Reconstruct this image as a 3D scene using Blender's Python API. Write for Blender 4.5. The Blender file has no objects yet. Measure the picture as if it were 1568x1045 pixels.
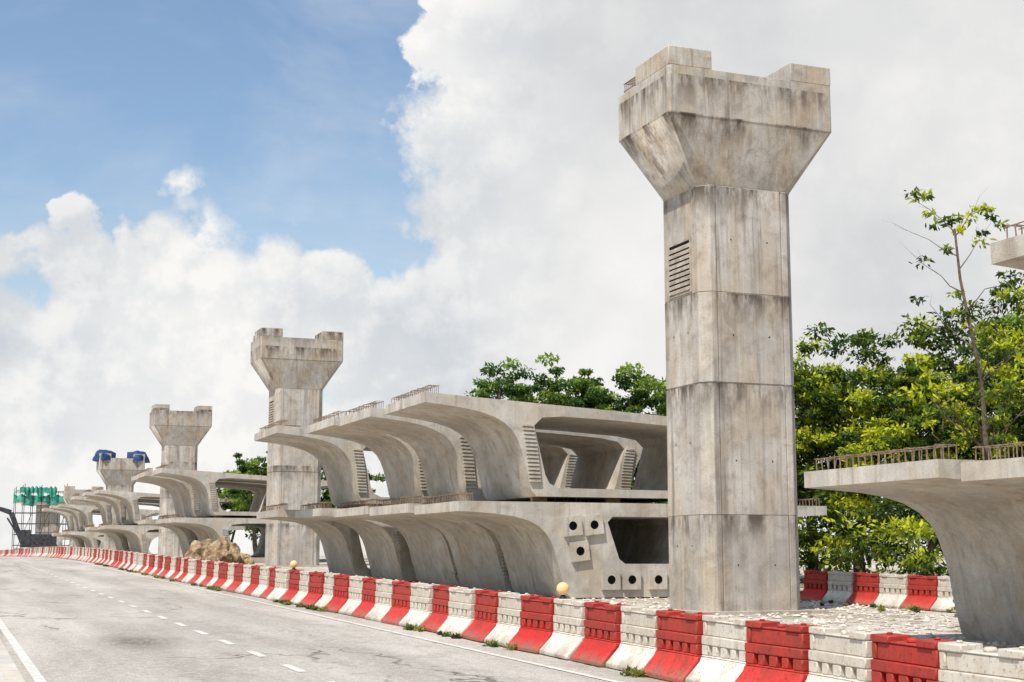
import bpy, bmesh, math, random
import numpy as np
from mathutils import Vector, Matrix
R=math.radians
random.seed(7)
scene=bpy.context.scene
C=scene.collection
scene.view_settings.view_transform='Standard'
scene.view_settings.look='None'
scene.view_settings.exposure=0

# ---------------------------------------------------------------- terrain profile
def g(y):
    if y<65: return .016*y
    if y<125:
        t=y-65
        return 1.04+.016*t-.016*t*t/120
    return 1.52

# ---------------------------------------------------------------- node helpers
class NT:
    def __init__(s,tree): s.t=tree; s.n=tree.nodes; s.l=tree.links
    def add(s,typ,**kw):
        n=s.n.new(typ)
        for k,v in kw.items(): setattr(n,k,v)
        return n
    def put(s,sock,val):
        if isinstance(val,bpy.types.NodeSocket): s.l.new(val,sock)
        elif val is not None: sock.default_value=val
    def math(s,op,a,b=None,c=None,clamp=False):
        n=s.add('ShaderNodeMath',operation=op,use_clamp=clamp)
        s.put(n.inputs[0],a)
        if b is not None: s.put(n.inputs[1],b)
        if c is not None: s.put(n.inputs[2],c)
        return n.outputs[0]
    def vmath(s,op,a,b=None):
        n=s.add('ShaderNodeVectorMath',operation=op)
        s.put(n.inputs[0],a)
        if b is not None: s.put(n.inputs[1],b)
        return n.outputs[1] if op in('DISTANCE','LENGTH','DOT_PRODUCT') else n.outputs[0]
    def noise(s,vec,scale,detail=4,rough=.55,dist=0):
        n=s.add('ShaderNodeTexNoise')
        s.put(n.inputs['Vector'],vec)
        n.inputs['Scale'].default_value=scale; n.inputs['Detail'].default_value=detail
        n.inputs['Roughness'].default_value=rough; n.inputs['Distortion'].default_value=dist
        return n.outputs['Fac']
    def mapr(s,v,a,b,c=0,d=1,smooth=False):
        n=s.add('ShaderNodeMapRange')
        if smooth: n.interpolation_type='SMOOTHSTEP'
        s.put(n.inputs[0],v)
        for i,x in enumerate((a,b,c,d)): s.put(n.inputs[i+1],x)
        return n.outputs[0]
    def mix(s,f,a,b,mode='MIX'):
        n=s.add('ShaderNodeMix',data_type='RGBA',blend_type=mode)
        s.put(n.inputs[0],f)
        s.put(n.inputs[6],a if not isinstance(a,tuple) else (*a,1) if len(a)==3 else a)
        s.put(n.inputs[7],b if not isinstance(b,tuple) else (*b,1) if len(b)==3 else b)
        return n.outputs[2]
    def mapping(s,vec,scale=(1,1,1),loc=(0,0,0)):
        n=s.add('ShaderNodeMapping'); s.put(n.inputs[0],vec)
        n.inputs['Scale'].default_value=scale; n.inputs['Location'].default_value=loc
        return n.outputs[0]
    def bump(s,h,strength=.3,dist=.02):
        n=s.add('ShaderNodeBump'); s.put(n.inputs['Height'],h)
        n.inputs['Strength'].default_value=strength; n.inputs['Distance'].default_value=dist
        return n.outputs[0]
def new_mat(name,rough=.85):
    m=bpy.data.materials.new(name); m.use_nodes=True
    nt=NT(m.node_tree); b=nt.n['Principled BSDF']
    b.inputs['Roughness'].default_value=rough
    b.inputs['Specular IOR Level'].default_value=.2
    return m,nt,b
def simple(name,col,rough=.7,var=.25,scale=6,metal=0):
    m,nt,b=new_mat(name,rough)
    tc=nt.add('ShaderNodeTexCoord').outputs['Object']
    n=nt.noise(tc,scale,5)
    f=nt.mapr(n,.35,.7)
    c=nt.mix(f,tuple(x*(1-var) for x in col),tuple(min(1,x*(1+var)) for x in col))
    nt.put(b.inputs['Base Color'],c); b.inputs['Metallic'].default_value=metal
    return m

def concrete(name,base,dark,streak=.5,joints=(),seedoff=0,warm=None,warmf=.5):
    m,nt,b=new_mat(name,.9)
    tc=nt.add('ShaderNodeTexCoord').outputs['Object']
    rnd=nt.add('ShaderNodeObjectInfo').outputs['Random']
    comb=nt.add('ShaderNodeCombineXYZ'); nt.put(comb.inputs[0],nt.math('MULTIPLY',rnd,37.)); nt.put(comb.inputs[1],seedoff)
    p=nt.vmath('ADD',tc,comb.outputs[0])
    warm=warm or (base[0]*.88,base[1]*.76,base[2]*.60)
    big=nt.noise(p,.55,4,.6)
    med=nt.noise(p,2.6,7,.65,.5)
    wrm=nt.noise(nt.mapping(p,(1.4,1.4,.6)),1.,4,.6)
    fine=nt.noise(p,45,2,.7)
    st=nt.noise(nt.mapping(p,(3.6,3.6,.16)),1.0,6,.62,.3)
    st2=nt.noise(nt.mapping(p,(11,11,.35)),1.0,4,.6)
    c=nt.mix(nt.mapr(big,.38,.62),tuple(x*.76 for x in base),tuple(min(.8,x*1.12) for x in base))
    c=nt.mix(nt.mapr(wrm,.45,.62,0,warmf),c,warm)
    c=nt.mix(nt.math('MULTIPLY',nt.mapr(med,.5,.66,0,1),.48),c,tuple(d*1.7 for d in dark))
    c=nt.mix(nt.math('MULTIPLY',nt.mapr(med,.44,.3,0,1),.45),c,tuple(min(.8,x*1.25) for x in base))
    gate=nt.mapr(big,.42,.56,.25,1)
    c=nt.mix(nt.math('MULTIPLY',nt.math('MULTIPLY',nt.mapr(st,.53,.69,0,1,True),streak),gate),c,tuple(d*1.1 for d in dark))
    c=nt.mix(nt.math('MULTIPLY',nt.mapr(st2,.54,.72),streak*.55),c,tuple(d*1.5 for d in dark))
    c=nt.mix(nt.math('MULTIPLY',nt.mapr(st2,.44,.30),streak*.5),c,tuple(min(.8,x*1.3) for x in base))
    if joints:
        sep=nt.add('ShaderNodeSeparateXYZ'); nt.put(sep.inputs[0],tc); z=sep.outputs[2]
        n=nt.noise(nt.mapping(p,(2.6,2.6,.7)),1.0,6,.68)
        nm=nt.mapr(n,.44,.60,0,1.1)
        for zj in joints:
            below=nt.mapr(nt.math('SUBTRACT',zj,z),0,.75,1,0)
            gt=nt.math('GREATER_THAN',zj,z)
            f=nt.math('MULTIPLY',nt.math('MULTIPLY',below,gt),nm,clamp=True)
            c=nt.mix(f,c,tuple(d*.85 for d in dark))
    v=nt.add('ShaderNodeTexVoronoi'); nt.put(v.inputs['Vector'],p); v.inputs['Scale'].default_value=7
    pit=nt.mapr(v.outputs['Distance'],.03,.08,1,0)
    pit=nt.math('MULTIPLY',pit,nt.mapr(big,.48,.54))
    c=nt.mix(nt.math('MULTIPLY',pit,.7),c,tuple(d*.6 for d in dark))
    c=nt.mix(nt.mapr(fine,.35,.75,.0,.35),c,tuple(d for d in dark))
    nt.put(b.inputs['Base Color'],c)
    h=nt.math('ADD',nt.math('MULTIPLY',fine,.35),nt.math('MULTIPLY',med,1.))
    nt.put(b.inputs['Normal'],nt.bump(h,.4,.025))
    return m

M_pier=concrete('pier_concrete',(.56,.515,.455),(.13,.104,.08),.7,joints=(2.05,4.85,6.82,9.17),seedoff=3,warmf=.6)
M_pier2=concrete('cap_concrete',(.55,.50,.435),(.13,.10,.078),.8,joints=(10.65,11.5),seedoff=19,warmf=.8)
M_seg=concrete('segment_concrete',(.59,.55,.485),(.18,.15,.118),.5,seedoff=5,warmf=.55)
M_void_shade=simple('painted_void_shade',(.02,.02,.02),.9)  # near-black colour standing in for shade inside holes and slat gaps
M_rust=simple('rusty_rebar',(.27,.19,.13),.8,.4,20)
M_timber=simple('timber',(.28,.19,.11),.9,.3,8)
M_black=simple('black_steel',(.03,.03,.03),.5)
M_dsteel=simple('painted_steel',(.06,.06,.065),.6,.5,3)

# ---------------------------------------------------------------- mesh helpers
def obj(name,mesh,mats,loc=(0,0,0),parent=None):
    o=bpy.data.objects.new(name,mesh)
    if mesh is not None:
        for m in (mats if isinstance(mats,(list,tuple)) else [mats]):
            if m and m.name not in [x.name for x in mesh.materials if x]: mesh.materials.append(m)
    o.location=loc; C.objects.link(o)
    if parent: o.parent=parent
    return o
def empty(name,loc):
    e=bpy.data.objects.new(name,None); e.location=loc; e.empty_display_size=.5; C.objects.link(e); return e
class MB:
    def __init__(s): s.v=[]; s.f=[]; s.m=[]; s.sm=[]
    def box(s,x0,x1,y0,y1,z0,z1,mi=0):
        b=len(s.v)
        s.v+=[(x0,y0,z0),(x1,y0,z0),(x1,y1,z0),(x0,y1,z0),(x0,y0,z1),(x1,y0,z1),(x1,y1,z1),(x0,y1,z1)]
        for q in((0,3,2,1),(4,5,6,7),(0,1,5,4),(1,2,6,5),(2,3,7,6),(3,0,4,7)):
            s.f.append([b+i for i in q]); s.m.append(mi); s.sm.append(False)
    def loft(s,loops,mi=0,smooth=False,cap0=True,cap1=True):
        n=len(loops[0]); b=len(s.v)
        for L in loops: s.v+=list(L)
        for k in range(len(loops)-1):
            for i in range(n):
                j=(i+1)%n
                s.f.append([b+k*n+i,b+k*n+j,b+(k+1)*n+j,b+(k+1)*n+i]); s.m.append(mi); s.sm.append(smooth)
        if cap0: s.f.append([b+i for i in reversed(range(n))]); s.m.append(mi); s.sm.append(False)
        if cap1: s.f.append([b+(len(loops)-1)*n+i for i in range(n)]); s.m.append(mi); s.sm.append(False)
    def tube(s,p0,p1,r0,r1,seg=6,mi=0,smooth=True):
        p0=Vector(p0);p1=Vector(p1); d=(p1-p0)
        if d.length<1e-6: return
        d.normalize(); a=d.orthogonal().normalized(); c=d.cross(a)
        L=[[tuple(p+ (a*math.cos(t)+c*math.sin(t))*r) for t in [2*math.pi*i/seg for i in range(seg)]] for p,r in((p0,r0),(p1,r1))]
        s.loft(L,mi,smooth)
    def mesh(s,name,angle=32):
        me=bpy.data.meshes.new(name); me.from_pydata(s.v,[],s.f)
        me.polygons.foreach_set('material_index',s.m); me.polygons.foreach_set('use_smooth',s.sm)
        me.update()
        try: me.set_sharp_from_angle(angle=R(angle))
        except Exception: pass
        return me
def bevel(o,w,seg=2):
    m=o.modifiers.new('bevel','BEVEL'); m.width=w; m.segments=seg; m.limit_method='ANGLE'; m.angle_limit=R(30)

# ---------------------------------------------------------------- ground, road
ys=[-600,-100,-40]+list(range(-30,130,5))+[150,200,300,600,1500,5000]
def gy(y): return g(max(y,-60))
def strip(name,xs,off,mat,y0=-600,y1=5000):
    yy=[y for y in ys if y0<=y<=y1]
    if yy[0]>y0: yy=[y0]+yy
    if yy[-1]<y1: yy.append(y1)
    v=[];f=[]
    n=len(xs)
    for y in yy:
        for x in xs: v.append((x,y,gy(y)+off))
    for i in range(len(yy)-1):
        for j in range(n-1):
            a=i*n+j; f.append((a,a+1,a+n+1,a+n))
    me=bpy.data.meshes.new(name); me.from_pydata(v,[],f)
    return obj(name,me,mat)

m,nt,b=new_mat('sandy_ground',.95)
tc=nt.add('ShaderNodeTexCoord').outputs['Object']
n1=nt.noise(tc,.25,6,.65); n2=nt.noise(tc,2.2,8,.7,.4); n3=nt.noise(tc,30,4,.7)
c=nt.mix(nt.mapr(n1,.4,.65),(.50,.44,.35),(.66,.61,.53))
c=nt.mix(nt.mapr(n2,.52,.60,0,.85),c,(.20,.135,.085))
c=nt.mix(nt.mapr(n3,.55,.7,0,.5),c,(.70,.67,.61))
c=nt.mix(nt.mapr(nt.noise(tc,.11,6,.6),.56,.62,0,.8),c,(.10,.13,.04))
nt.put(b.inputs['Base Color'],c); nt.put(b.inputs['Normal'],nt.bump(nt.math('ADD',n2,nt.math('MULTIPLY',n3,.4)),.8,.08))
M_ground=m
strip('ground',[-4000,-400,-60,-20,-8,.5,8,14,20,40,100,600,4000],0,M_ground)

m,nt,b=new_mat('asphalt',.95)
b.inputs['Specular IOR Level'].default_value=.08
tc=nt.add('ShaderNodeTexCoord').outputs['Object']
n1=nt.noise(nt.mapping(tc,(1,.12,1)),.9,6,.6); n2=nt.noise(tc,1.3,7,.7,.3); n3=nt.noise(tc,55,2,.8); n4=nt.noise(tc,12,5,.75)
c=nt.mix(nt.mapr(n1,.38,.64),(.44,.40,.345),(.64,.59,.52))
c=nt.mix(nt.mapr(n2,.52,.70,0,.6),c,(.30,.265,.22))
c=nt.mix(nt.mapr(n3,.45,.62,0,.7),c,(.17,.15,.13))
c=nt.mix(nt.mapr(n4,.52,.70,0,.5),c,(.74,.70,.63))
c=nt.mix(nt.mapr(n4,.45,.33,0,.55),c,(.24,.21,.18))
vo=nt.add('ShaderNodeTexVoronoi',feature='DISTANCE_TO_EDGE'); vo.inputs['Scale'].default_value=.33
wv=nt.add('ShaderNodeTexNoise'); nt.put(wv.inputs['Vector'],tc); wv.inputs['Scale'].default_value=1.4; wv.inputs['Detail'].default_value=5
nt.put(vo.inputs['Vector'],nt.vmath('ADD',nt.mapping(tc,(1,.4,1)),wv.outputs['Color']))
crack=nt.math('MULTIPLY',nt.mapr(vo.outputs['Distance'],.003,.014,1,0),nt.mapr(nt.noise(tc,.22,3),.47,.58))
c=nt.mix(nt.math('MULTIPLY',crack,.8),c,(.10,.085,.07))
pd=nt.vmath('DISTANCE',nt.mapping(tc,(1,.45,0)),(2.9,22.5*.45,0))
pf=nt.math('MULTIPLY',nt.mapr(pd,.2,.9,1,0),nt.mapr(n4,.40,.55))
c=nt.mix(nt.math('MULTIPLY',pf,.85),c,(.12,.10,.08))
nt.put(b.inputs['Base Color'],c); nt.put(b.inputs['Normal'],nt.bump(nt.math('ADD',n3,nt.math('MULTIPLY',n4,.7)),.6,.012))
strip('road',[.95,2.5,4.14,5.8,7.75],.004,m)

m,nt,b=new_mat('road_paint',.7)
tc=nt.add('ShaderNodeTexCoord').outputs['Object']
w=nt.noise(tc,9,8,.75); w2=nt.noise(tc,50,3,.8)
c=nt.mix(nt.mapr(w,.42,.6),(.55,.51,.45),(.80,.78,.72)); c=nt.mix(nt.mapr(w2,.5,.7,0,.6),c,(.42,.39,.34))
nt.put(b.inputs['Base Color'],c); M_paint=m
mb=MB()
def quadstrip(x0,x1,y0,y1,off=.008):
    n=max(1,int((y1-y0)/5)) ; yy=[y0+(y1-y0)*i/n for i in range(n+1)]
    for a,bb in zip(yy[:-1],yy[1:]):
        k=len(mb.v); mb.v+=[(x0,a,g(a)+off),(x1,a,g(a)+off),(x1,bb,g(bb)+off),(x0,bb,g(bb)+off)]
        mb.f.append([k,k+1,k+2,k+3]); mb.m.append(0); mb.sm.append(False)
y=-20.3
while y<230:
    quadstrip(4.08,4.2,y,y+1.0,.010); y+=2.2
quadstrip(1.1,1.22,-20,230,.012)
quadstrip(7.12,7.22,-20,230,.012)
obj('road_markings',mb.mesh('road_markings'),M_paint)

M_kerb=concrete('kerb_concrete',(.62,.59,.53),(.28,.25,.2),.2)
mb=MB()
y=-30
while y<230:
    k=len(mb.v); y1=y+.985
    mb.box(.75,.95,y,y1,0,.13)
    for i in range(k,len(mb.v)):
        vx,vy,vz=mb.v[i]; mb.v[i]=(vx if not(vz>.1 and vx>.9) else vx-.02,vy,g(vy)+(vz if vz>0 else -.05))
    y+=1.0
obj('kerb',mb.mesh('kerb'),M_kerb)
m,nt,b=new_mat('paving',.9)
tc=nt.add('ShaderNodeTexCoord').outputs['Object']
c=nt.mix(nt.mapr(nt.noise(tc,2,8,.7),.35,.7),(.46,.43,.38),(.60,.57,.51)); nt.put(b.inputs['Base Color'],c)
strip('pavement',[-1.6,0,.75],.12,m,-40,230)

# ---------------------------------------------------------------- piers
def prof(hx,hy,c,i=0,groove=True):
    hx-=i;hy-=i
    cor=[(hx,-hy+c),(hx,hy-c),(hx-c,hy),(-hx+c,hy),(-hx,hy-c),(-hx,-hy+c),(-hx+c,-hy),(hx-c,-hy)]
    out=[]
    for k in range(0,8,2):
        s=Vector(cor[k]); e=Vector(cor[k+1]); d=(e-s).normalized(); n=Vector((d.y,-d.x))
        out.append(s)
        if groove:
            for t,dep in((.12,0),(.13,.022),(.155,.022),(.165,0)): out.append(s+d*t-n*dep)
            for t,dep in((.165,0),(.155,.022),(.13,.022),(.12,0)): out.append(e-d*t-n*dep)
        out.append(e)
    return out
def pier(x,y,top,louvre=False,detail=True,tarp=False):
    zb=g(y)
    H=top-zb
    e=empty('bridge_pier',(x,y,zb))
    sh=H-2.93
    js=[2.05,4.85,6.82]
    k=sh/9.17
    mb=MB(); L=[]
    def lv(z,i): L.append([(p.x,p.y,z) for p in prof(1.18,.98,.22,i)])
    lv(-.3,0)
    for q,j in enumerate(js):
        j*=k; w_=.018 if q==1 else .009
        dp=.022 if q==1 else .012
        lv(j-w_,0); lv(j-w_+.003,dp); lv(j+w_-.003,dp); lv(j+w_,0.0)
    lv(sh,0)
    mb.loft(L)
    mb.box(-1.5,1.55,-1.3,1.3,-.25,.05)
    obj('shaft',mb.mesh('shaft'),[M_pier],(0,0,0),e)
    if detail:
        mb=MB()
        for z in (1.0,3.2,5.9,8.0):
            for xx in(-.45,.45):
                mb.tube((xx+random.uniform(-.02,.02),-.982,z),(xx,-.93,z),.02,.02,10)
        for z in(1.4,3.6,6.0):
            for yy_ in(-.3,.35): mb.tube((-1.182,yy_,z),(-1.1,yy_,z),.02,.02,10)
        obj('tie_holes',mb.mesh('tie_holes'),[M_void_shade],(0,0,0),e)  # solid dark discs, the shade of the holes painted on the face
    mb=MB()
    def P(hx,hy,c,z): return [(p.x,p.y,z) for p in prof(hx,hy,c,0,False)]
    mb.loft([P(1.18,.98,.22,sh),P(1.20,1.0,.22,sh+.06),P(2.05,1.25,.05,sh+1.42),P(2.065,1.265,.05,sh+1.43),P(2.065,1.265,.05,sh+2.50)])
    o=obj('pier_cap',mb.mesh('pier_cap'),[M_pier2],(0,0,0),e); bevel(o,.012)
    mb=MB()
    mb.box(-2.06,-1.0,-1.26,.35,sh+2.5,sh+2.93); mb.box(1.0,2.06,-1.26,.35,sh+2.5,sh+2.93)
    mb.box(-.7,.7,.25,1.1,sh+2.5,sh+2.62)
    o=obj('bearing_plinths',mb.mesh('bearing_plinths'),[M_pier2],(0,0,0),e); bevel(o,.02)
    mb=MB()
    for i in range(7):
        for xx in(-1.95,-1.6):
            yy0=.5+i*.1
            mb.tube((xx,yy0,sh+2.45),(xx,yy0,sh+2.8),.012,.012,5)
            mb.tube((-1.95,yy0,sh+2.8),(-1.6,yy0,sh+2.8),.012,.012,5)
    for zz in(2.62,2.8): mb.tube((-1.95,.45,sh+zz),(-1.95,1.15,sh+zz),.012,.012,5)
    obj('starter_bars',mb.mesh('starter_bars'),[M_rust],(0,0,0),e)
    if louvre:
        mb=MB(); y0,y1,z0,z1=-.52,.52,6.88,8.1
        X=-1.18
        for a in((y0,y1,z0,z0+.05),(y0,y1,z1-.05,z1),(y0,y0+.05,z0+.05,z1-.05),(y1-.05,y1,z0+.05,z1-.05)):
            mb.box(X-.03,X+.01,*a)
        mb.box(X-.006,X+.01,y0+.05,y1-.05,z0+.05,z1-.05,1)  # flat dark sheet painted as the shade between slats
        n=9
        for i in range(n):
            z=z0+.09+i*(z1-z0-.16)/n
            b0=len(mb.v); mb.box(X-.05,X-.008,y0+.05,y1-.05,z,z+.07)
            for q in range(b0,len(mb.v)):
                vx,vy,vz=mb.v[q]
                if vx<X-.03: mb.v[q]=(vx,vy,vz-.035)
        obj('louvre_vent',mb.mesh('louvre_vent'),[simple('weathered_louvre',(.42,.36,.29),.8),M_void_shade],(0,0,0),e)
    if tarp:
        mb=MB()
        rs=random.Random(3)
        for xx in(-1.45,1.45):
            n=10; loops=[]
            for q,(hh,sc) in enumerate(((2.25,1.12),(2.6,1.06),(2.95,.95),(3.2,.8),(3.25,.3))):
                loops.append([(xx+sc*.95*math.cos(t)*(1+.16*math.sin(3*t+q+xx)+rs.uniform(-.08,.08)),sc*1.35*math.sin(t)*(1+rs.uniform(-.1,.1)),sh+hh+rs.uniform(-.12,.12)) for t in [2*math.pi*i/n for i in range(n)]])
            mb.loft(loops,0,True)
        obj('blue_tarpaulin',mb.mesh('tarp',60),[simple('blue_tarp',(.025,.06,.15),.6,.5,3)],(0,0,0),e)
    return e
pier(16.2,27.65,12.56,louvre=True)
pier(16.3,70.1,12.66,louvre=True)
pier(16.2,106.2,12.4)
pier(15.8,139,11.0,tarp=True,detail=False)
pier(15.8,176,9.6,detail=False)

# ---------------------------------------------------------------- box girder segments
HW=5.37
def seg_section(H,kind):
    outer=[(0,H),(-HW,H),(-HW,H-.25),(-4.85,H-.275),(-4.35,H-.31),(-3.9,H-.37),(-3.52,H-.47),(-3.23,H-.61),(-3.02,H-.8),(-2.88,H-1.02),(-2.78,H-1.28),(-2.69,H-1.6),(-2.6,.55),(-2.5,.15),(-2.36,0),(0,0)]
    if kind=='anchor':
        inner=[(0,.85),(-.8,.85),(-.98,.98),(-1.3,H-.5),(-1.15,H-.35),(0,H-.35)]
    else:
        inner=[(0,.24),(-1.75,.24),(-2.0,.36),(-2.12,.6),(-2.42,H-.62),(-2.2,H-.38),(-1.6,H-.30),(0,H-.28)]
    return outer,inner
def ring_hole(mb,cx,cz,s,y,r,mi=0,md=1,tilt=0):
    n=16; b=len(mb.v)
    ct,st=math.cos(tilt),math.sin(tilt)
    def rot(a,bz): return (cx+a*ct-bz*st, cz+a*st+bz*ct)
    sq=[];ci=[]
    for i in range(n):
        t=2*math.pi*i/n; cc,ss=math.cos(t),math.sin(t)
        k=s/max(abs(cc),abs(ss)); sq.append(rot(cc*k,ss*k)); ci.append(rot(cc*r,ss*r))
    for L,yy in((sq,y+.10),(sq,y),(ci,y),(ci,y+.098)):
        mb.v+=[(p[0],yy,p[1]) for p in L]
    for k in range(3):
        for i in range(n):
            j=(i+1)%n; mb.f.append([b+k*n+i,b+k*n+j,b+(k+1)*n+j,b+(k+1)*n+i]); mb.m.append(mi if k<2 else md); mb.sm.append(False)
    mb.f.append([b+3*n+i for i in range(n)]); mb.m.append(md); mb.sm.append(False)  # shallow recess, its inner shade painted near-black
def segment(x,y,zb,L=3.3,H=2.45,tilt=0.,kind='std',rebar=True,handles=False):
    mb=MB()
    outer,inner=seg_section(H,kind)
    def T(p): 
        return (p[0],p[1]-tilt*(p[0]+HW)*(p[1]/H))
    for s in(-1,1):
        o=[T((-s*p[0] if s==1 else p[0],p[1])) for p in outer]
        n=[T((-s*p[0] if s==1 else p[0],p[1])) for p in inner]
        loop=o+n
        N=len(loop); b=len(mb.v)
        mb.v+=[(p[0],0,p[1]) for p in loop]+[(p[0],L,p[1]) for p in loop]
        f=list(range(b,b+N)); f2=list(range(b+N,b+2*N))
        mb.f.append(f if s==-1 else f[::-1]); mb.m.append(0); mb.sm.append(False)
        mb.f.append(f2[::-1] if s==-1 else f2); mb.m.append(0); mb.sm.append(False)
        for i in range(N-1):
            if i==len(o)-1: continue
            q=[b+i,b+i+1,b+N+i+1,b+N+i]
            mb.f.append(q[::-1] if s==-1 else q); mb.m.append(0); mb.sm.append(True)
        nk=15
        for i in range(nk):
            z=.42+(H-1.05)*i/(nk-1)
            tt=(z-.4)/(H-1.0)
            xo=2.56+.16*tt+.1*max(0,tt-.6); xi=xo-.3
            for ya,yb in((-.075,.001),(L-.001,L+.075)):
                if kind=='anchor' and ya<0: continue
                k=len(mb.v)
                mb.box(s*xo if s<0 else xi, s*xi if s<0 else xo, ya,yb,z-.028,z+.028)
                for q in range(k,len(mb.v)):
                    vx,vy,vz=mb.v[q]; mb.v[q]=(vx,vy,T((vx,vz))[1])
    if kind=='anchor':
        for cx,cz in((-2.32,H-.60),(-1.72,H-.57),(-2.12,H-1.24),(-1.25,.45),(-.66,.45),(.1,.45),(.8,.45),(1.5,.45),(2.32,H-.60),(1.72,H-.57),(2.12,H-1.24)):
            ring_hole(mb,cx,cz,.25,-.10,.115,tilt=.12 if cz>1 else 0)
    if rebar:
        for s in(-1,1):
            xt=s*(HW-.17)
            zt=T((xt,H))[1]
            nb=int(L/.16)
            for i in range(nb):
                yy_=.1+i*(L-.2)/(nb-1)
                hh=.2+random.uniform(-.025,.025)
                mb.tube((xt,yy_,zt-.02),(xt+random.uniform(-.03,.03),yy_+random.uniform(-.02,.02),zt+hh),.009,.009,4,2)
                mb.tube((xt-s*.22,yy_,zt-.02),(xt-s*.22,yy_,zt+hh),.009,.009,4,2)
                mb.tube((xt,yy_,zt+hh),(xt-s*.22,yy_,zt+hh),.009,.009,4,2)
            mb.tube((xt,.05,zt+.2),(xt,L-.05,zt+.2),.009,.009,4,2)
            mb.tube((xt-s*.22,.05,zt+.2),(xt-s*.22,L-.05,zt+.2),.009,.009,4,2)
    if handles:
        for hx in(-2.5,-2.15,-1.8):
            pts=[(hx+.13*math.cos(t),.35,H+.2*math.sin(t)+.03) for t in [math.pi*i/8 for i in range(9)]]
            for a,bb in zip(pts[:-1],pts[1:]): mb.tube(a,bb,.018,.018,6,3)
    me=mb.mesh('segment')
    bm=bmesh.new(); bm.from_mesh(me); bmesh.ops.remove_doubles(bm,verts=bm.verts,dist=1e-5); bm.to_mesh(me); bm.free()
    try: me.set_sharp_from_angle(angle=R(30))
    except Exception: pass
    o=obj('bridge_deck_segment',me,[M_seg,M_void_shade,M_rust,M_black],(x,y,zb))
    o.rotation_euler[2]=R(random.uniform(-.7,.7))
    return o
def spacers(x,y,z,L,h=.14):
    mb=MB()
    for xx in(-2.1,0,2.1):
        for q in(.5,L-.5): mb.box(xx-.2,xx+.2,q-.08,q+.08,0,h)
    obj('timber_packing',mb.mesh('packing'),[M_timber],(x,y,z))
def low_seg(x,y,L,**k): segment(x,y,g(y+L/2),L,2.42,0.,**k)
def up_seg(x,y,L,Hu=2.55,tilt=.055,dz=0):
    zb=g(y+L/2)
    spacers(x,y,zb+2.42,L,.14+dz); segment(x,y,zb+2.56+dz,L,Hu,tilt)
for i,(yy_,dx_,L_) in enumerate([(33.9,0,3.72),(37.85,-.1,3.7),(42.45,.08,3.9),(47.2,-.2,3.5),(51.2,-.75,3.6)]):
    low_seg(17.46+dx_,yy_,L_,kind='anchor' if i==0 else 'std',handles=i==0)
for (yy_,dx_,L_,dz) in [(33.9,0,3.5,0),(38.25,-.15,3.35,-.05),(42.5,-.08,3.4,.0),(47.1,-.8,3.8,.03)]:
    up_seg(16.53+dx_,yy_,L_,dz=dz)
# nearer row on the right
for (sx,sy,sl) in((17.95,15.95,3.3),(18.05,11.75,3.9)):
    segment(sx,sy,g(sy+1.6)-.02,sl,2.68,0)
segment(11.36+HW,9.7,g(12)+2.70,3.6,2.40,.03)
spacers(11.36+HW,9.7,g(12)+2.66,3.6,.05)
# further groups
def group(y0s,xl,xu,L=3.5,up=True):
    for (yy_,dl,du) in y0s:
        low_seg(xl+dl,yy_,L)
        if up: up_seg(xu+du,yy_,L)
group([(80.5,0,0),(84.9,.1,-.25),(89.2,-.4,-.1)],17.5,16.7)
group([(114.5,0,0),(118.8,.1,-.5),(123.2,-.4,.1),(127.8,0,-.6)],17.5,16.8)
group([(148,0,0),(152.4,.1,-.5),(157,-.4,.1),(162,0,-.6)],17.2,16.6)
group([(188,0,0),(193,.1,-.4)],17.0,16.4,up=False)

# ---------------------------------------------------------------- traffic barriers
def barrier_mat(name,col,dirt_shade,fade):
    m,nt,b=new_mat(name,.6)
    b.inputs['Specular IOR Level'].default_value=.25
    tc=nt.add('ShaderNodeTexCoord').outputs['Object']
    rnd=nt.add('ShaderNodeObjectInfo').outputs['Random']
    comb=nt.add('ShaderNodeCombineXYZ')
    for i in range(3): nt.put(comb.inputs[i],nt.math('MULTIPLY',rnd,31.+i*7))
    p=nt.vmath('ADD',tc,comb.outputs[0])
    n=nt.noise(p,3,6,.7); n2=nt.noise(nt.mapping(p,(9,9,1.2)),1,5,.65); n3=nt.noise(p,25,3,.7)
    sep=nt.add('ShaderNodeSeparateXYZ'); nt.put(sep.inputs[0],tc); z=sep.outputs[2]
    c=nt.mix(nt.math('MULTIPLY',rnd,.7),col,fade)
    c=nt.mix(nt.mapr(n,.48,.66,0,.65),c,dirt_shade)
    c=nt.mix(nt.mapr(n2,.5,.68,0,.6),c,dirt_shade)
    up=nt.math('MULTIPLY',nt.mapr(z,.25,.4,0,1),nt.mapr(n2,.3,.6,.3,.75))  # upright part toned down: its shade against the sunlit foot, painted in
    c=nt.mix(up,c,dirt_shade)
    low=nt.math('MULTIPLY',nt.mapr(z,.0,.18,1,0),nt.mapr(n,.3,.55))
    c=nt.mix(nt.math('MULTIPLY',low,.85),c,(.25,.19,.13))
    c=nt.mix(nt.mapr(n3,.56,.66,0,.6),c,tuple(x*.4 for x in dirt_shade))
    nt.put(b.inputs['Base Color'],c)
    return m
M_red=barrier_mat('red_plastic',(.56,.025,.02),(.27,.045,.03),(.58,.06,.045))
M_white=barrier_mat('white_plastic',(.76,.72,.64),(.50,.43,.335),(.66,.61,.52))
BS=.87
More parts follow.
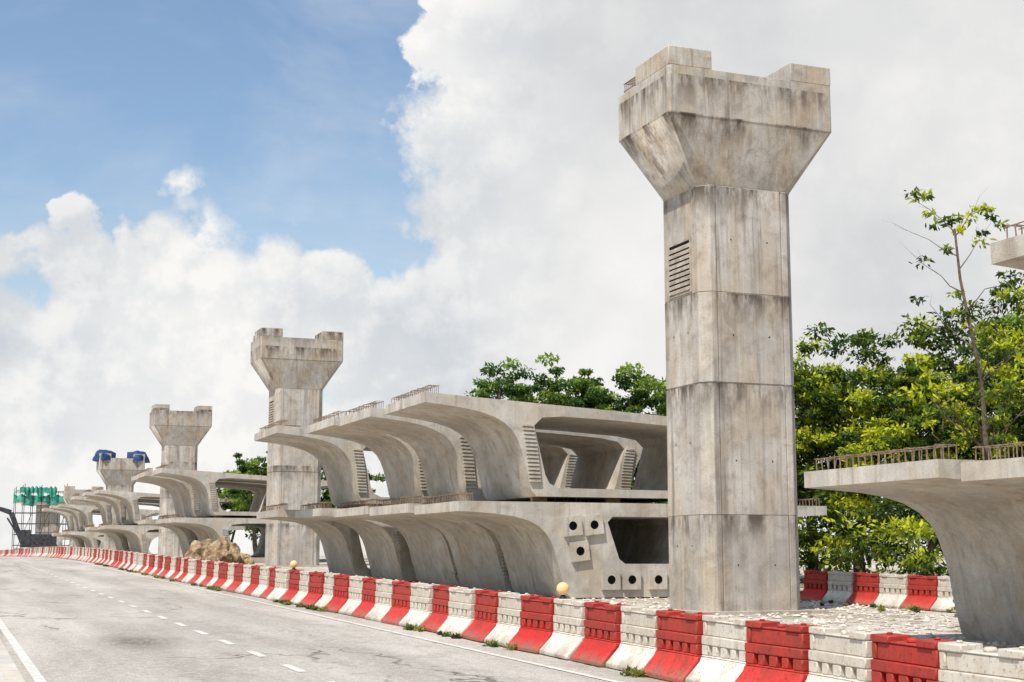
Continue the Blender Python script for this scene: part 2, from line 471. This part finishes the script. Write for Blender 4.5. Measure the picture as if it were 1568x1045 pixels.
def barrier_mesh(name):
    L=1.02; mb=MB()
    def pr(y,ins=0):
        P=[(-.34+ins,0),(-.34+ins,.06),(-.31+ins,.09),(-.16+ins,.27),(-.14+ins,.33),(.14-ins,.33),(.16-ins,.27),(.31-ins,.09),(.34-ins,.06),(.34-ins,0)]
        return [(a,y,z) for a,z in P]
    mb.loft([pr(0,.02),pr(.02),pr(L-.02),pr(L,.02)])
    mb.box(-.055,.055,.02,L-.02,.331,.80)
    z0,z1=.355,.485
    mb.box(-.132,.132,.01,L-.01,.331,z0)
    for a,bb in [(.01,.17),(.25,.36),(.44,.58),(.66,.77),(.85,L-.01)]: mb.box(-.128,.128,a,bb,z0,z1)
    mb.box(-.132,.132,.01,L-.01,z1,.60)
    mb.box(-.115,.115,.015,.09,.602,.78); mb.box(-.115,.115,L-.09,L-.015,.602,.78)
    mb.box(-.10,.10,.09,L-.09,.602,.78)
    mb.box(-.125,.125,.012,.30,.781,.86); mb.box(-.125,.125,L-.30,L-.012,.781,.86)
    mb.box(-.11,.11,.30,L-.30,.781,.805)
    mb.tube((0,.51,.805),(0,.51,.85),.065,.055,10)
    for yy_ in (.15,L-.15): mb.tube((0,yy_,.86),(0,yy_,.885),.035,.03,8)
    mb.v=[(a,b_,c_*BS) for a,b_,c_ in mb.v]
    return mb.mesh(name)
me_r=barrier_mesh('barrier_red'); me_w=barrier_mesh('barrier_white')
def barrier_row(x,y0,y1,phase,jit=.02):
    y=y0;i=phase
    while y<y1:
        o=obj('traffic_barrier',me_r if i%2==0 else me_w,M_red if i%2==0 else M_white,(x+random.uniform(-jit,jit)+.12*math.sin(y*.09),y,g(y+.5)+.004))
        o.rotation_euler=(0.016 if y<65 else .006,R(random.uniform(-1,1)),R(random.uniform(-3,3)))
        bevel(o,.012,1)
        y+=1.05;i+=1
barrier_row(8.0,5.0,196,1)
barrier_row(20.75,14,31.5,0)

def lampball(x,y,z):
    e=empty('warning_lamp',(x,y,z))
    mb=MB(); mb.tube((0,0,0),(0,0,.05),.06,.045,14); mb.tube((0,0,.05),(0,0,.08),.03,.03,12)
    obj('lamp_base',mb.mesh('lamp_base'),M_black,(0,0,0),e)
    bm=bmesh.new(); bmesh.ops.create_uvsphere(bm,u_segments=20,v_segments=14,radius=.09)
    me=bpy.data.meshes.new('globe'); bm.to_mesh(me); bm.free()
    for p in me.polygons: p.use_smooth=True
    mt,nt,b=new_mat('amber_globe',.35); nt.put(b.inputs['Base Color'],(.85,.56,.28,1)); b.inputs['Subsurface Weight'].default_value=.3
    obj('lamp_globe',me,mt,(0,0,.15),e)
lampball(8.1,18.45,g(18.6)+.86*BS-.005)
lampball(8.0,34.2,g(34.2)+.86*BS-.01)

# ---------------------------------------------------------------- boulders
def boulder(x,y,z,sx,sy,sz,seed):
    bm=bmesh.new(); bmesh.ops.create_icosphere(bm,subdivisions=4,radius=1)
    from mathutils import noise
    for v in bm.verts:
        p=v.co.copy()
        d=1+.35*noise.noise(p*1.3+Vector((seed,0,0)))+.14*noise.noise(p*3.5+Vector((0,seed,0)))+.06*noise.noise(p*9)
        v.co=Vector((p.x*sx,p.y*sy,p.z*sz))*d
    me=bpy.data.meshes.new('boulder'); bm.to_mesh(me); bm.free()
    return obj('boulder',me,M_rock,(x,y,z))
m,nt,b=new_mat('rock',.95)
tc=nt.add('ShaderNodeTexCoord').outputs['Object']
n=nt.noise(tc,2.5,9,.7); n2=nt.noise(tc,9,6,.7)
c=nt.mix(nt.mapr(n,.4,.62),(.22,.13,.07),(.64,.48,.30)); c=nt.mix(nt.mapr(n2,.5,.7,0,.6),c,(.08,.06,.04))
nt.put(b.inputs['Base Color'],c); nt.put(b.inputs['Normal'],nt.bump(n2,.9,.1)); M_rock=m
boulder(9.9,54.0,g(54)+.75,.62,.8,.62,1); boulder(9.7,57.0,g(57)+.7,.6,.7,.62,5); boulder(10.5,55,g(55)+.45,.7,.8,.5,9); boulder(9.3,52.6,g(53)+.35,.4,.4,.4,13)

def gravel(name,x0,x1,y0,y1,n,s0,s1,mat):
    mb=MB()
    oct_=[(1,0,0),(-1,0,0),(0,1,0),(0,-1,0),(0,0,1),(0,0,-1)]
    fo=((0,2,4),(2,1,4),(1,3,4),(3,0,4),(2,0,5),(1,2,5),(3,1,5),(0,3,5))
    for _ in range(n):
        x=random.uniform(x0,x1);y=random.uniform(y0,y1)
        s=s0+(s1-s0)*random.random()**3
        b=len(mb.v); ro=random.random()*6
        for (u,w_,q) in oct_:
            k=s*random.uniform(.7,1.3)
            uu=u*math.cos(ro)-w_*math.sin(ro); ww=u*math.sin(ro)+w_*math.cos(ro)
            mb.v.append((x+uu*k+random.uniform(-.2,.2)*s,y+ww*k+random.uniform(-.2,.2)*s,g(y)+.2*s+q*k*.6))
        for q in fo: mb.f.append([b+i for i in q]); mb.m.append(0); mb.sm.append(False)
    obj(name,mb.mesh(name),mat)
gravel('gravel',12,21,14,34,5000,.012,.085,simple('gravel_stone',(.58,.52,.44),.9,.45,3))

# ---------------------------------------------------------------- foliage
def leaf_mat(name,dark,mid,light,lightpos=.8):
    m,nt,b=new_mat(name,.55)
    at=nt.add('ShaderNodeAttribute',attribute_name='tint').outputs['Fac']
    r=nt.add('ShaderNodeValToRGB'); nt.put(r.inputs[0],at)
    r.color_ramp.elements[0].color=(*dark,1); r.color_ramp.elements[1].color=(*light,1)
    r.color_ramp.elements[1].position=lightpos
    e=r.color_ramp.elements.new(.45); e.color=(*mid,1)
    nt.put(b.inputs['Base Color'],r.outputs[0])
    tr=nt.add('ShaderNodeBsdfTranslucent'); nt.put(tr.inputs[0],r.outputs[0])
    mx=nt.add('ShaderNodeMixShader'); mx.inputs[0].default_value=.35
    nt.l.new(b.outputs[0],mx.inputs[1]); nt.l.new(tr.outputs[0],mx.inputs[2])
    nt.l.new(mx.outputs[0],nt.n['Material Output'].inputs[0])
    return m
M_leaf=leaf_mat('foliage_green',(.03,.06,.015),(.085,.165,.03),(.26,.37,.05))
M_leafy=leaf_mat('foliage_yellow_green',(.025,.045,.01),(.095,.155,.02),(.56,.60,.035),.82)
M_weed=leaf_mat('weed_green',(.04,.07,.02),(.1,.15,.04),(.3,.3,.08))
M_bark=simple('bark',(.13,.10,.075),.95,.35,9)
def leaves_mesh(cent,rad,tint,per,size,rng,drop=.0):
    n=len(cent); T=n*per
    c=np.repeat(cent,per,0); r=np.repeat(rad,per)[:,None]
    d=rng.normal(size=(T,3)); d/=np.linalg.norm(d,axis=1)[:,None]
    rr=rng.random((T,1))**.45
    p=c+d*rr*r*np.array([1,1,.5])
    a=d+rng.normal(size=(T,3))*.6; a[:,2]-=drop; a/=np.linalg.norm(a,axis=1)[:,None]
    b=np.cross(a,rng.normal(size=(T,3))+np.array([0,0,1.5])); b/=np.linalg.norm(b,axis=1)[:,None]+1e-9
    s=size*(.6+.8*rng.random((T,1)))
    v=np.empty((T,4,3)); v[:,0]=p-a*s*.5; v[:,1]=p+b*s*.24; v[:,2]=p+a*s*.55; v[:,3]=p-b*s*.24
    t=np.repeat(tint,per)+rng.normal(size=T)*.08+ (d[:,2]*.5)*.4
    return v.reshape(-1,3),np.clip(t,0,1)
def to_mesh(name,v,t):
    me=bpy.data.meshes.new(name); n=len(v)//4
    me.vertices.add(len(v)); me.vertices.foreach_set('co',v.astype(np.float32).ravel())
    me.loops.add(n*4); me.loops.foreach_set('vertex_index',np.arange(n*4,dtype=np.int32))
    me.polygons.add(n); me.polygons.foreach_set('loop_start',np.arange(0,n*4,4,dtype=np.int32))
    me.polygons.foreach_set('loop_total',np.full(n,4,dtype=np.int32))
    me.update(calc_edges=True)
    at=me.attributes.new('tint','FLOAT','FACE'); at.data.foreach_set('value',t.astype(np.float32))
    me.validate(); return me
def tree(xc,yc,h,cr,seed,mat=None,low=.25,nb=12,clumps=110,per=95,leaf=.24,sparse=False,name='tree',tr=.028):
    rng=np.random.default_rng(seed); rs=random.Random(seed)
    zb=g(yc); e=empty(name,(xc,yc,zb))
    mb=MB(); tips=[]
    p=Vector((0,0,-.1)); r=tr*h; pts=[(p.copy(),r)]
    nseg=7
    wob=.35 if sparse else .25
    for i in range(nseg):
        p=p+Vector((rs.uniform(-wob,wob),rs.uniform(-wob,wob),h*.85/nseg)); r*=.80; pts.append((p.copy(),r))
    for (a,ra),(b_,rb) in zip(pts[:-1],pts[1:]): mb.tube(a,b_,ra,rb,8)
    for k in range(nb):
        i=rs.randint(2,nseg-1); a,ra=pts[i]; f=rs.random(); a=a.lerp(pts[i+1][0],f)
        ang=k*2.4+rs.uniform(-.4,.4); ln=cr*rs.uniform(.6,1.0)*(1.15-.5*(i/nseg))
        d=Vector((math.cos(ang),math.sin(ang),rs.uniform(.25,.9)))
        q=a.copy(); rr=ra*.5
        for s in range(4):
            q2=q+d.normalized()*ln/4+Vector((rs.uniform(-.15,.15),rs.uniform(-.15,.15),rs.uniform(-.05,.2)))
            mb.tube(q,q2,rr,rr*.68,5); rr*=.68; q=q2
            tips.append(q.copy())
            if s>0:
                d2=(d+Vector((rs.uniform(-1,1),rs.uniform(-1,1),rs.uniform(-.2,.6)))).normalized()
                q3=q+d2*ln*.28; mb.tube(q,q3,rr*.6,rr*.25,4); tips.append(q3)
    tips.append(pts[-1][0])
    obj('trunk_and_limbs',mb.mesh('trunk'),M_bark,(0,0,0),e)
    tp=np.array([[t.x,t.y,t.z] for t in tips])
    if sparse:
        cent=tp[rng.integers(0,len(tp),clumps)]+rng.normal(size=(clumps,3))*.2
        rad=rng.uniform(.18,.4,clumps)
    else:
        n1=clumps//2
        c1=tp[rng.integers(0,len(tp),n1)]+rng.normal(size=(n1,3))*cr*.13
        d=rng.normal(size=(clumps-n1,3)); d/=np.linalg.norm(d,axis=1)[:,None]
        rr=rng.uniform(.55,1.0,(clumps-n1,1))
        zc=h*(low+1)/2; hz=h*(1-low)/2
        lump=1+.22*np.sin(d[:,:1]*5+seed)+.15*np.sin(d[:,2:]*7+seed*2)
        c2=d*rr*lump*np.array([cr,cr,hz])+np.array([0,0,zc])
        cent=np.vstack([c1,c2]); rad=rng.uniform(.35,.78,clumps)*cr/3.2
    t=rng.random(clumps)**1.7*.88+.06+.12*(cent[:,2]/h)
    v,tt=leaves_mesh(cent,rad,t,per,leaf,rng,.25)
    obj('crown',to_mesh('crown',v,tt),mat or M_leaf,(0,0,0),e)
    return e
for (x,y,h,cr,s,mt) in [
    (26.7,43.2,8.4,3.0,11,M_leafy),(29.6,42.0,8.7,3.2,12,M_leafy),(32.6,40.4,9.2,3.3,13,M_leafy),(35.2,37.2,10.2,3.4,14,M_leafy),
    (28.5,37.5,6.5,2.8,15,M_leafy),(31.5,34.8,6.8,2.9,16,M_leafy),(33.5,31.5,7.4,3,17,M_leafy),(30.5,46,9.0,3.2,18,M_leaf),(37.5,42,10.8,3.6,19,M_leaf),
    (28.0,71.5,11.2,3.2,21,M_leaf),(31.0,70.2,10.6,3.2,22,M_leaf),(33.6,68.0,10.2,3.0,23,M_leaf),(36.6,66.5,10.4,3.4,24,M_leaf),
    (23.6,113.5,8.7,2.6,31,M_leaf),(24.5,129.5,6.5,3.2,34,M_leaf),(24.0,92,7.2,2.6,35,M_leaf),(25.5,118,6.6,3,36,M_leaf)]:
    tree(x,y,h,cr,s,mt,clumps=175 if y<60 else 120,low=.12 if y<60 else .25,per=100,leaf=.19 if y<60 else .25)
tree(27.7,32.2,12.4,2.6,43,M_leafy,nb=22,clumps=64,per=24,leaf=.19,sparse=True,tr=.012)
rng=np.random.default_rng(5)
n=260
cx=rng.uniform(23.5,44,n); cy=rng.uniform(20,66,n); 
cent=np.stack([cx,cy,np.array([g(q) for q in cy])+rng.uniform(.1,2.6,n)],1)
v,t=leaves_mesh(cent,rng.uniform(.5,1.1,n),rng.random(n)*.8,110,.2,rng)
obj('shrubs',to_mesh('shrubs',v,t),M_leafy)

rng=np.random.default_rng(9); cs=[]
for i in range(200):
    y=rng.uniform(8,75) ; x=7.56+rng.normal()*.04+.12*math.sin(y*.09)
    if math.sin(y*1.7)+math.sin(y*.63)<.1: continue
    cs.append((x,y,g(y)+.03))
for i in range(60):
    y=rng.uniform(14,34); cs.append((rng.uniform(19,21.5),y,g(y)+.06))
cs=np.array(cs)
v,t=leaves_mesh(cs,rng.uniform(.04,.15,len(cs)),rng.random(len(cs)),60,.07,rng,-.6)
obj('weeds',to_mesh('weeds',v,t),M_weed)

# ---------------------------------------------------------------- far left : netted scaffold and crane
def scaffold(x,y,z):
    e=empty('netted_scaffold',(x,y,z))
    mb=MB()
    W,D,H=8.0,4.0,9.0
    for i in range(9):
        for yy_ in(0,D): mb.tube((i*W/8,yy_,0),(i*W/8,yy_,H-.5+.5*math.sin(i*2.3)),.04,.04,5)
    for k in range(1,7):
        for yy_ in(0,D): mb.tube((0,yy_,k*(H-1)/6),(W,yy_,k*(H-1)/6),.04,.04,5)
    for i in range(0,8,2): mb.tube((i*W/8,0,0),((i+2)*W/8,0,H*.6),.035,.035,5)
    obj('scaffold_frame',mb.mesh('frame'),M_dsteel,(0,0,0),e)
    mb=MB(); mb.box(2.6,5.4,1.0,3.0,0,6.3); mb.box(.8,7.2,.8,3.2,6.3,7.4)
    obj('unfinished_pier',mb.mesh('unfinished_pier'),M_pier2,(0,0,0),e)
    mb=MB()
    for (a,bb,h0,h1,yo) in((-.3,W+.2,6.4,7.7,-.1),(.4,4.8,7.5,8.7,-.25),(5.5,W,7.6,8.3,-.2)):
        n=18
        for i in range(n):
            x0=a+(bb-a)*i/n;x1=a+(bb-a)*(i+1)/n
            fy=lambda q: yo+.14*math.sin(q*2.9)
            fb=lambda q: h0+.35*math.sin(q*1.1)+.15*math.sin(q*3.3)
            ft=lambda q: h1-.35*abs(math.sin(q*1.4+h0))
            k=len(mb.v); mb.v+=[(x0,fy(i),fb(i)),(x1,fy(i+1),fb(i+1)),(x1,fy(i+1)+.1,ft(i+1)),(x0,fy(i)+.1,ft(i))]; mb.f.append([k,k+1,k+2,k+3]); mb.m.append(0); mb.sm.append(True)
    obj('green_netting',mb.mesh('netting'),simple('green_net',(.06,.30,.21),.85,.5,1.2),(0,0,0),e)
scaffold(9.0,188,g(188))
def rig(x,y,z):
    """tracked excavator, boom folded up"""
    e=empty('excavator',(x,y,z))
    mb=MB()
    mb.box(-2,2,-1.6,-.9,0,.9); mb.box(-2,2,.9,1.6,0,.9); mb.box(-.4,2.4,-1.3,1.3,1.0,2.5); mb.box(-1.5,-.42,-1.2,0,1.0,3.0)
    def beam(a,b_,r0,r1): mb.tube(a,b_,r0,r1,4,0,False)
    beam((-1.2,.5,1.5),(-2.6,.5,5.0),.38,.42); beam((-2.6,.5,5.0),(-4.4,.5,5.6),.42,.3)
    beam((-4.4,.5,5.6),(-5.0,.5,2.4),.32,.22); mb.box(-5.5,-4.6,-.2,1.2,1.4,2.4)
    mb.tube((-1.4,.5,1.9),(-3.0,.5,4.4),.12,.1,6)
    obj('body_and_boom',mb.mesh('rig'),M_dsteel,(0,0,0),e)
    mb=MB(); mb.box(-1.53,-1.505,-1.1,-.1,1.9,2.8)
    obj('cab_window',mb.mesh('cabw'),simple('glass',(.05,.07,.08),.1),(0,0,0),e)
rig(10.6,176,g(176)); 

# ---------------------------------------------------------------- camera
cam=bpy.data.cameras.new('camera'); co=bpy.data.objects.new('camera',cam); C.objects.link(co)
cam.sensor_width=36; cam.lens=50.5; cam.clip_end=9000; cam.clip_start=.1
co.location=(0,0,1.65); co.rotation_euler=(R(90+8.48),0,R(-21.7))
scene.camera=co

# ---------------------------------------------------------------- sun + sky
sd=Vector((-.78,-.63,0)).normalized(); EL=R(57)
sv=Vector((sd.x*math.cos(EL),sd.y*math.cos(EL),math.sin(EL)))
su=bpy.data.lights.new('sun','SUN'); su.energy=4.8; su.angle=R(.6); su.color=(1,.945,.86)
so=bpy.data.objects.new('sun',su); C.objects.link(so); so.rotation_euler=(-sv).to_track_quat('-Z','Y').to_euler(); so.location=(0,0,60)

w=bpy.data.worlds.new('World'); scene.world=w; w.use_nodes=True
try:
    w.cycles.sampling_method='MANUAL'; w.cycles.sample_map_resolution=256
except Exception: pass
nt=NT(w.node_tree)
for n in list(nt.n): nt.n.remove(n)
out=nt.add('ShaderNodeOutputWorld')
sky=nt.add('ShaderNodeTexSky',sky_type='NISHITA'); sky.sun_disc=False; sky.sun_elevation=EL
sky.sun_rotation=math.atan2(sd.x,sd.y)%(2*math.pi); sky.air_density=1.2; sky.dust_density=.8; sky.ozone_density=2.0
bg1=nt.add('ShaderNodeBackground'); nt.put(bg1.inputs[0],sky.outputs[0]); bg1.inputs[1].default_value=.145
D=nt.add('ShaderNodeTexCoord').outputs['Generated']
D=nt.vmath('NORMALIZE',D)
sp=nt.add('ShaderNodeSeparateXYZ'); nt.put(sp.inputs[0],D)
az=nt.math('SUBTRACT',nt.math('ARCTAN2',sp.outputs[0],sp.outputs[1]),R(21.7))
el=nt.math('ARCSINE',sp.outputs[2])
blobs=[(-.345,.138,.07),(-.29,.175,.055),(-.235,.182,.06),(-.162,.165,.055),(-.10,.14,.07),(-.25,.08,.13),
 (.04,.265,.125),(.09,.37,.18),(.3,.25,.25),(-.02,.1,.12),(.2,.08,.2),(-.45,.08,.11),(.65,.2,.3),(-.8,.15,.2),(.02,.40,.095)]
f=None
cmb=nt.add('ShaderNodeCombineXYZ'); nt.put(cmb.inputs[0],az); nt.put(cmb.inputs[1],el)
for (a,e_,r) in blobs:
    d=nt.math('SUBTRACT',r,nt.vmath('DISTANCE',cmb.outputs[0],(a,e_,0)))
    f=d if f is None else nt.math('SMOOTH_MAX',f,d,.015)
nb_=nt.noise(D,7,1,.5)
nm=nt.noise(D,20,8,.6); nm2=nt.noise(nt.vmath('ADD',D,(-.009,-.003,.011)),20,5,.6)
nw=nt.noise(D,40,2,.5)
vv=nt.add('ShaderNodeTexVoronoi'); vv.inputs['Scale'].default_value=26
cw=nt.add('ShaderNodeCombineXYZ'); nt.put(cw.inputs[0],nt.math('MULTIPLY',nw,.05)); nt.put(cw.inputs[2],nt.math('MULTIPLY',nm,.05))
nt.put(vv.inputs['Vector'],nt.vmath('ADD',D,cw.outputs[0]))
N1=nt.math('ADD',nt.math('MULTIPLY',nt.math('SUBTRACT',nb_,.5),.06),nt.math('MULTIPLY',nt.math('SUBTRACT',nm,.5),.105))
bil=nt.math('MULTIPLY',nt.math('SUBTRACT',.45,vv.outputs['Distance']),.04)
F=nt.math('ADD',nt.math('ADD',f,N1),bil)
edge=nt.mapr(nb_,.42,.62,.006,.03)
dens=nt.mapr(F,-.004,edge,0,1,True)
cir=nt.noise(nt.mapping(D,(2,2,5)),2.2,5,.6,.5)
haze=nt.math('MULTIPLY',nt.mapr(cir,.47,.75,.0,.42),nt.mapr(az,-.3,.1,.6,1))
lowh=nt.mapr(el,.25,.03,.0,.7)
dens=nt.math('MAXIMUM',dens,nt.math('MAXIMUM',haze,lowh))
slope=nt.math('ADD',nt.math('MULTIPLY',nt.math('SUBTRACT',nm,nm2),.105),nt.math('MULTIPLY',bil,.35))
lit=nt.mapr(slope,-.012,.018,0,1,True)
soft=nt.noise(D,5.5,3,.55)
right=nt.mapr(az,-.08,.08,0,1,True)
depth=nt.mapr(F,.0,.10,1,.15)
k=nt.math('ADD',nt.math('MULTIPLY',lit,nt.mapr(right,0,1,.40,.15)),nt.math('MULTIPLY',depth,.42))
k=nt.math('ADD',k,nt.mapr(soft,.38,.64,-.02,.5))
k=nt.math('ADD',k,nt.mapr(el,.17,.02,0,.35),clamp=True)
gcol=nt.mix(right,(.55,.61,.68),(.69,.70,.715))
ccol=nt.mix(k,gcol,(1.0,.985,.96))
bg2=nt.add('ShaderNodeBackground'); nt.put(bg2.inputs[0],ccol); bg2.inputs[1].default_value=.96
mx=nt.add('ShaderNodeMixShader'); nt.put(mx.inputs[0],dens)
nt.l.new(bg1.outputs[0],mx.inputs[1]); nt.l.new(bg2.outputs[0],mx.inputs[2]); nt.l.new(mx.outputs[0],out.inputs[0])
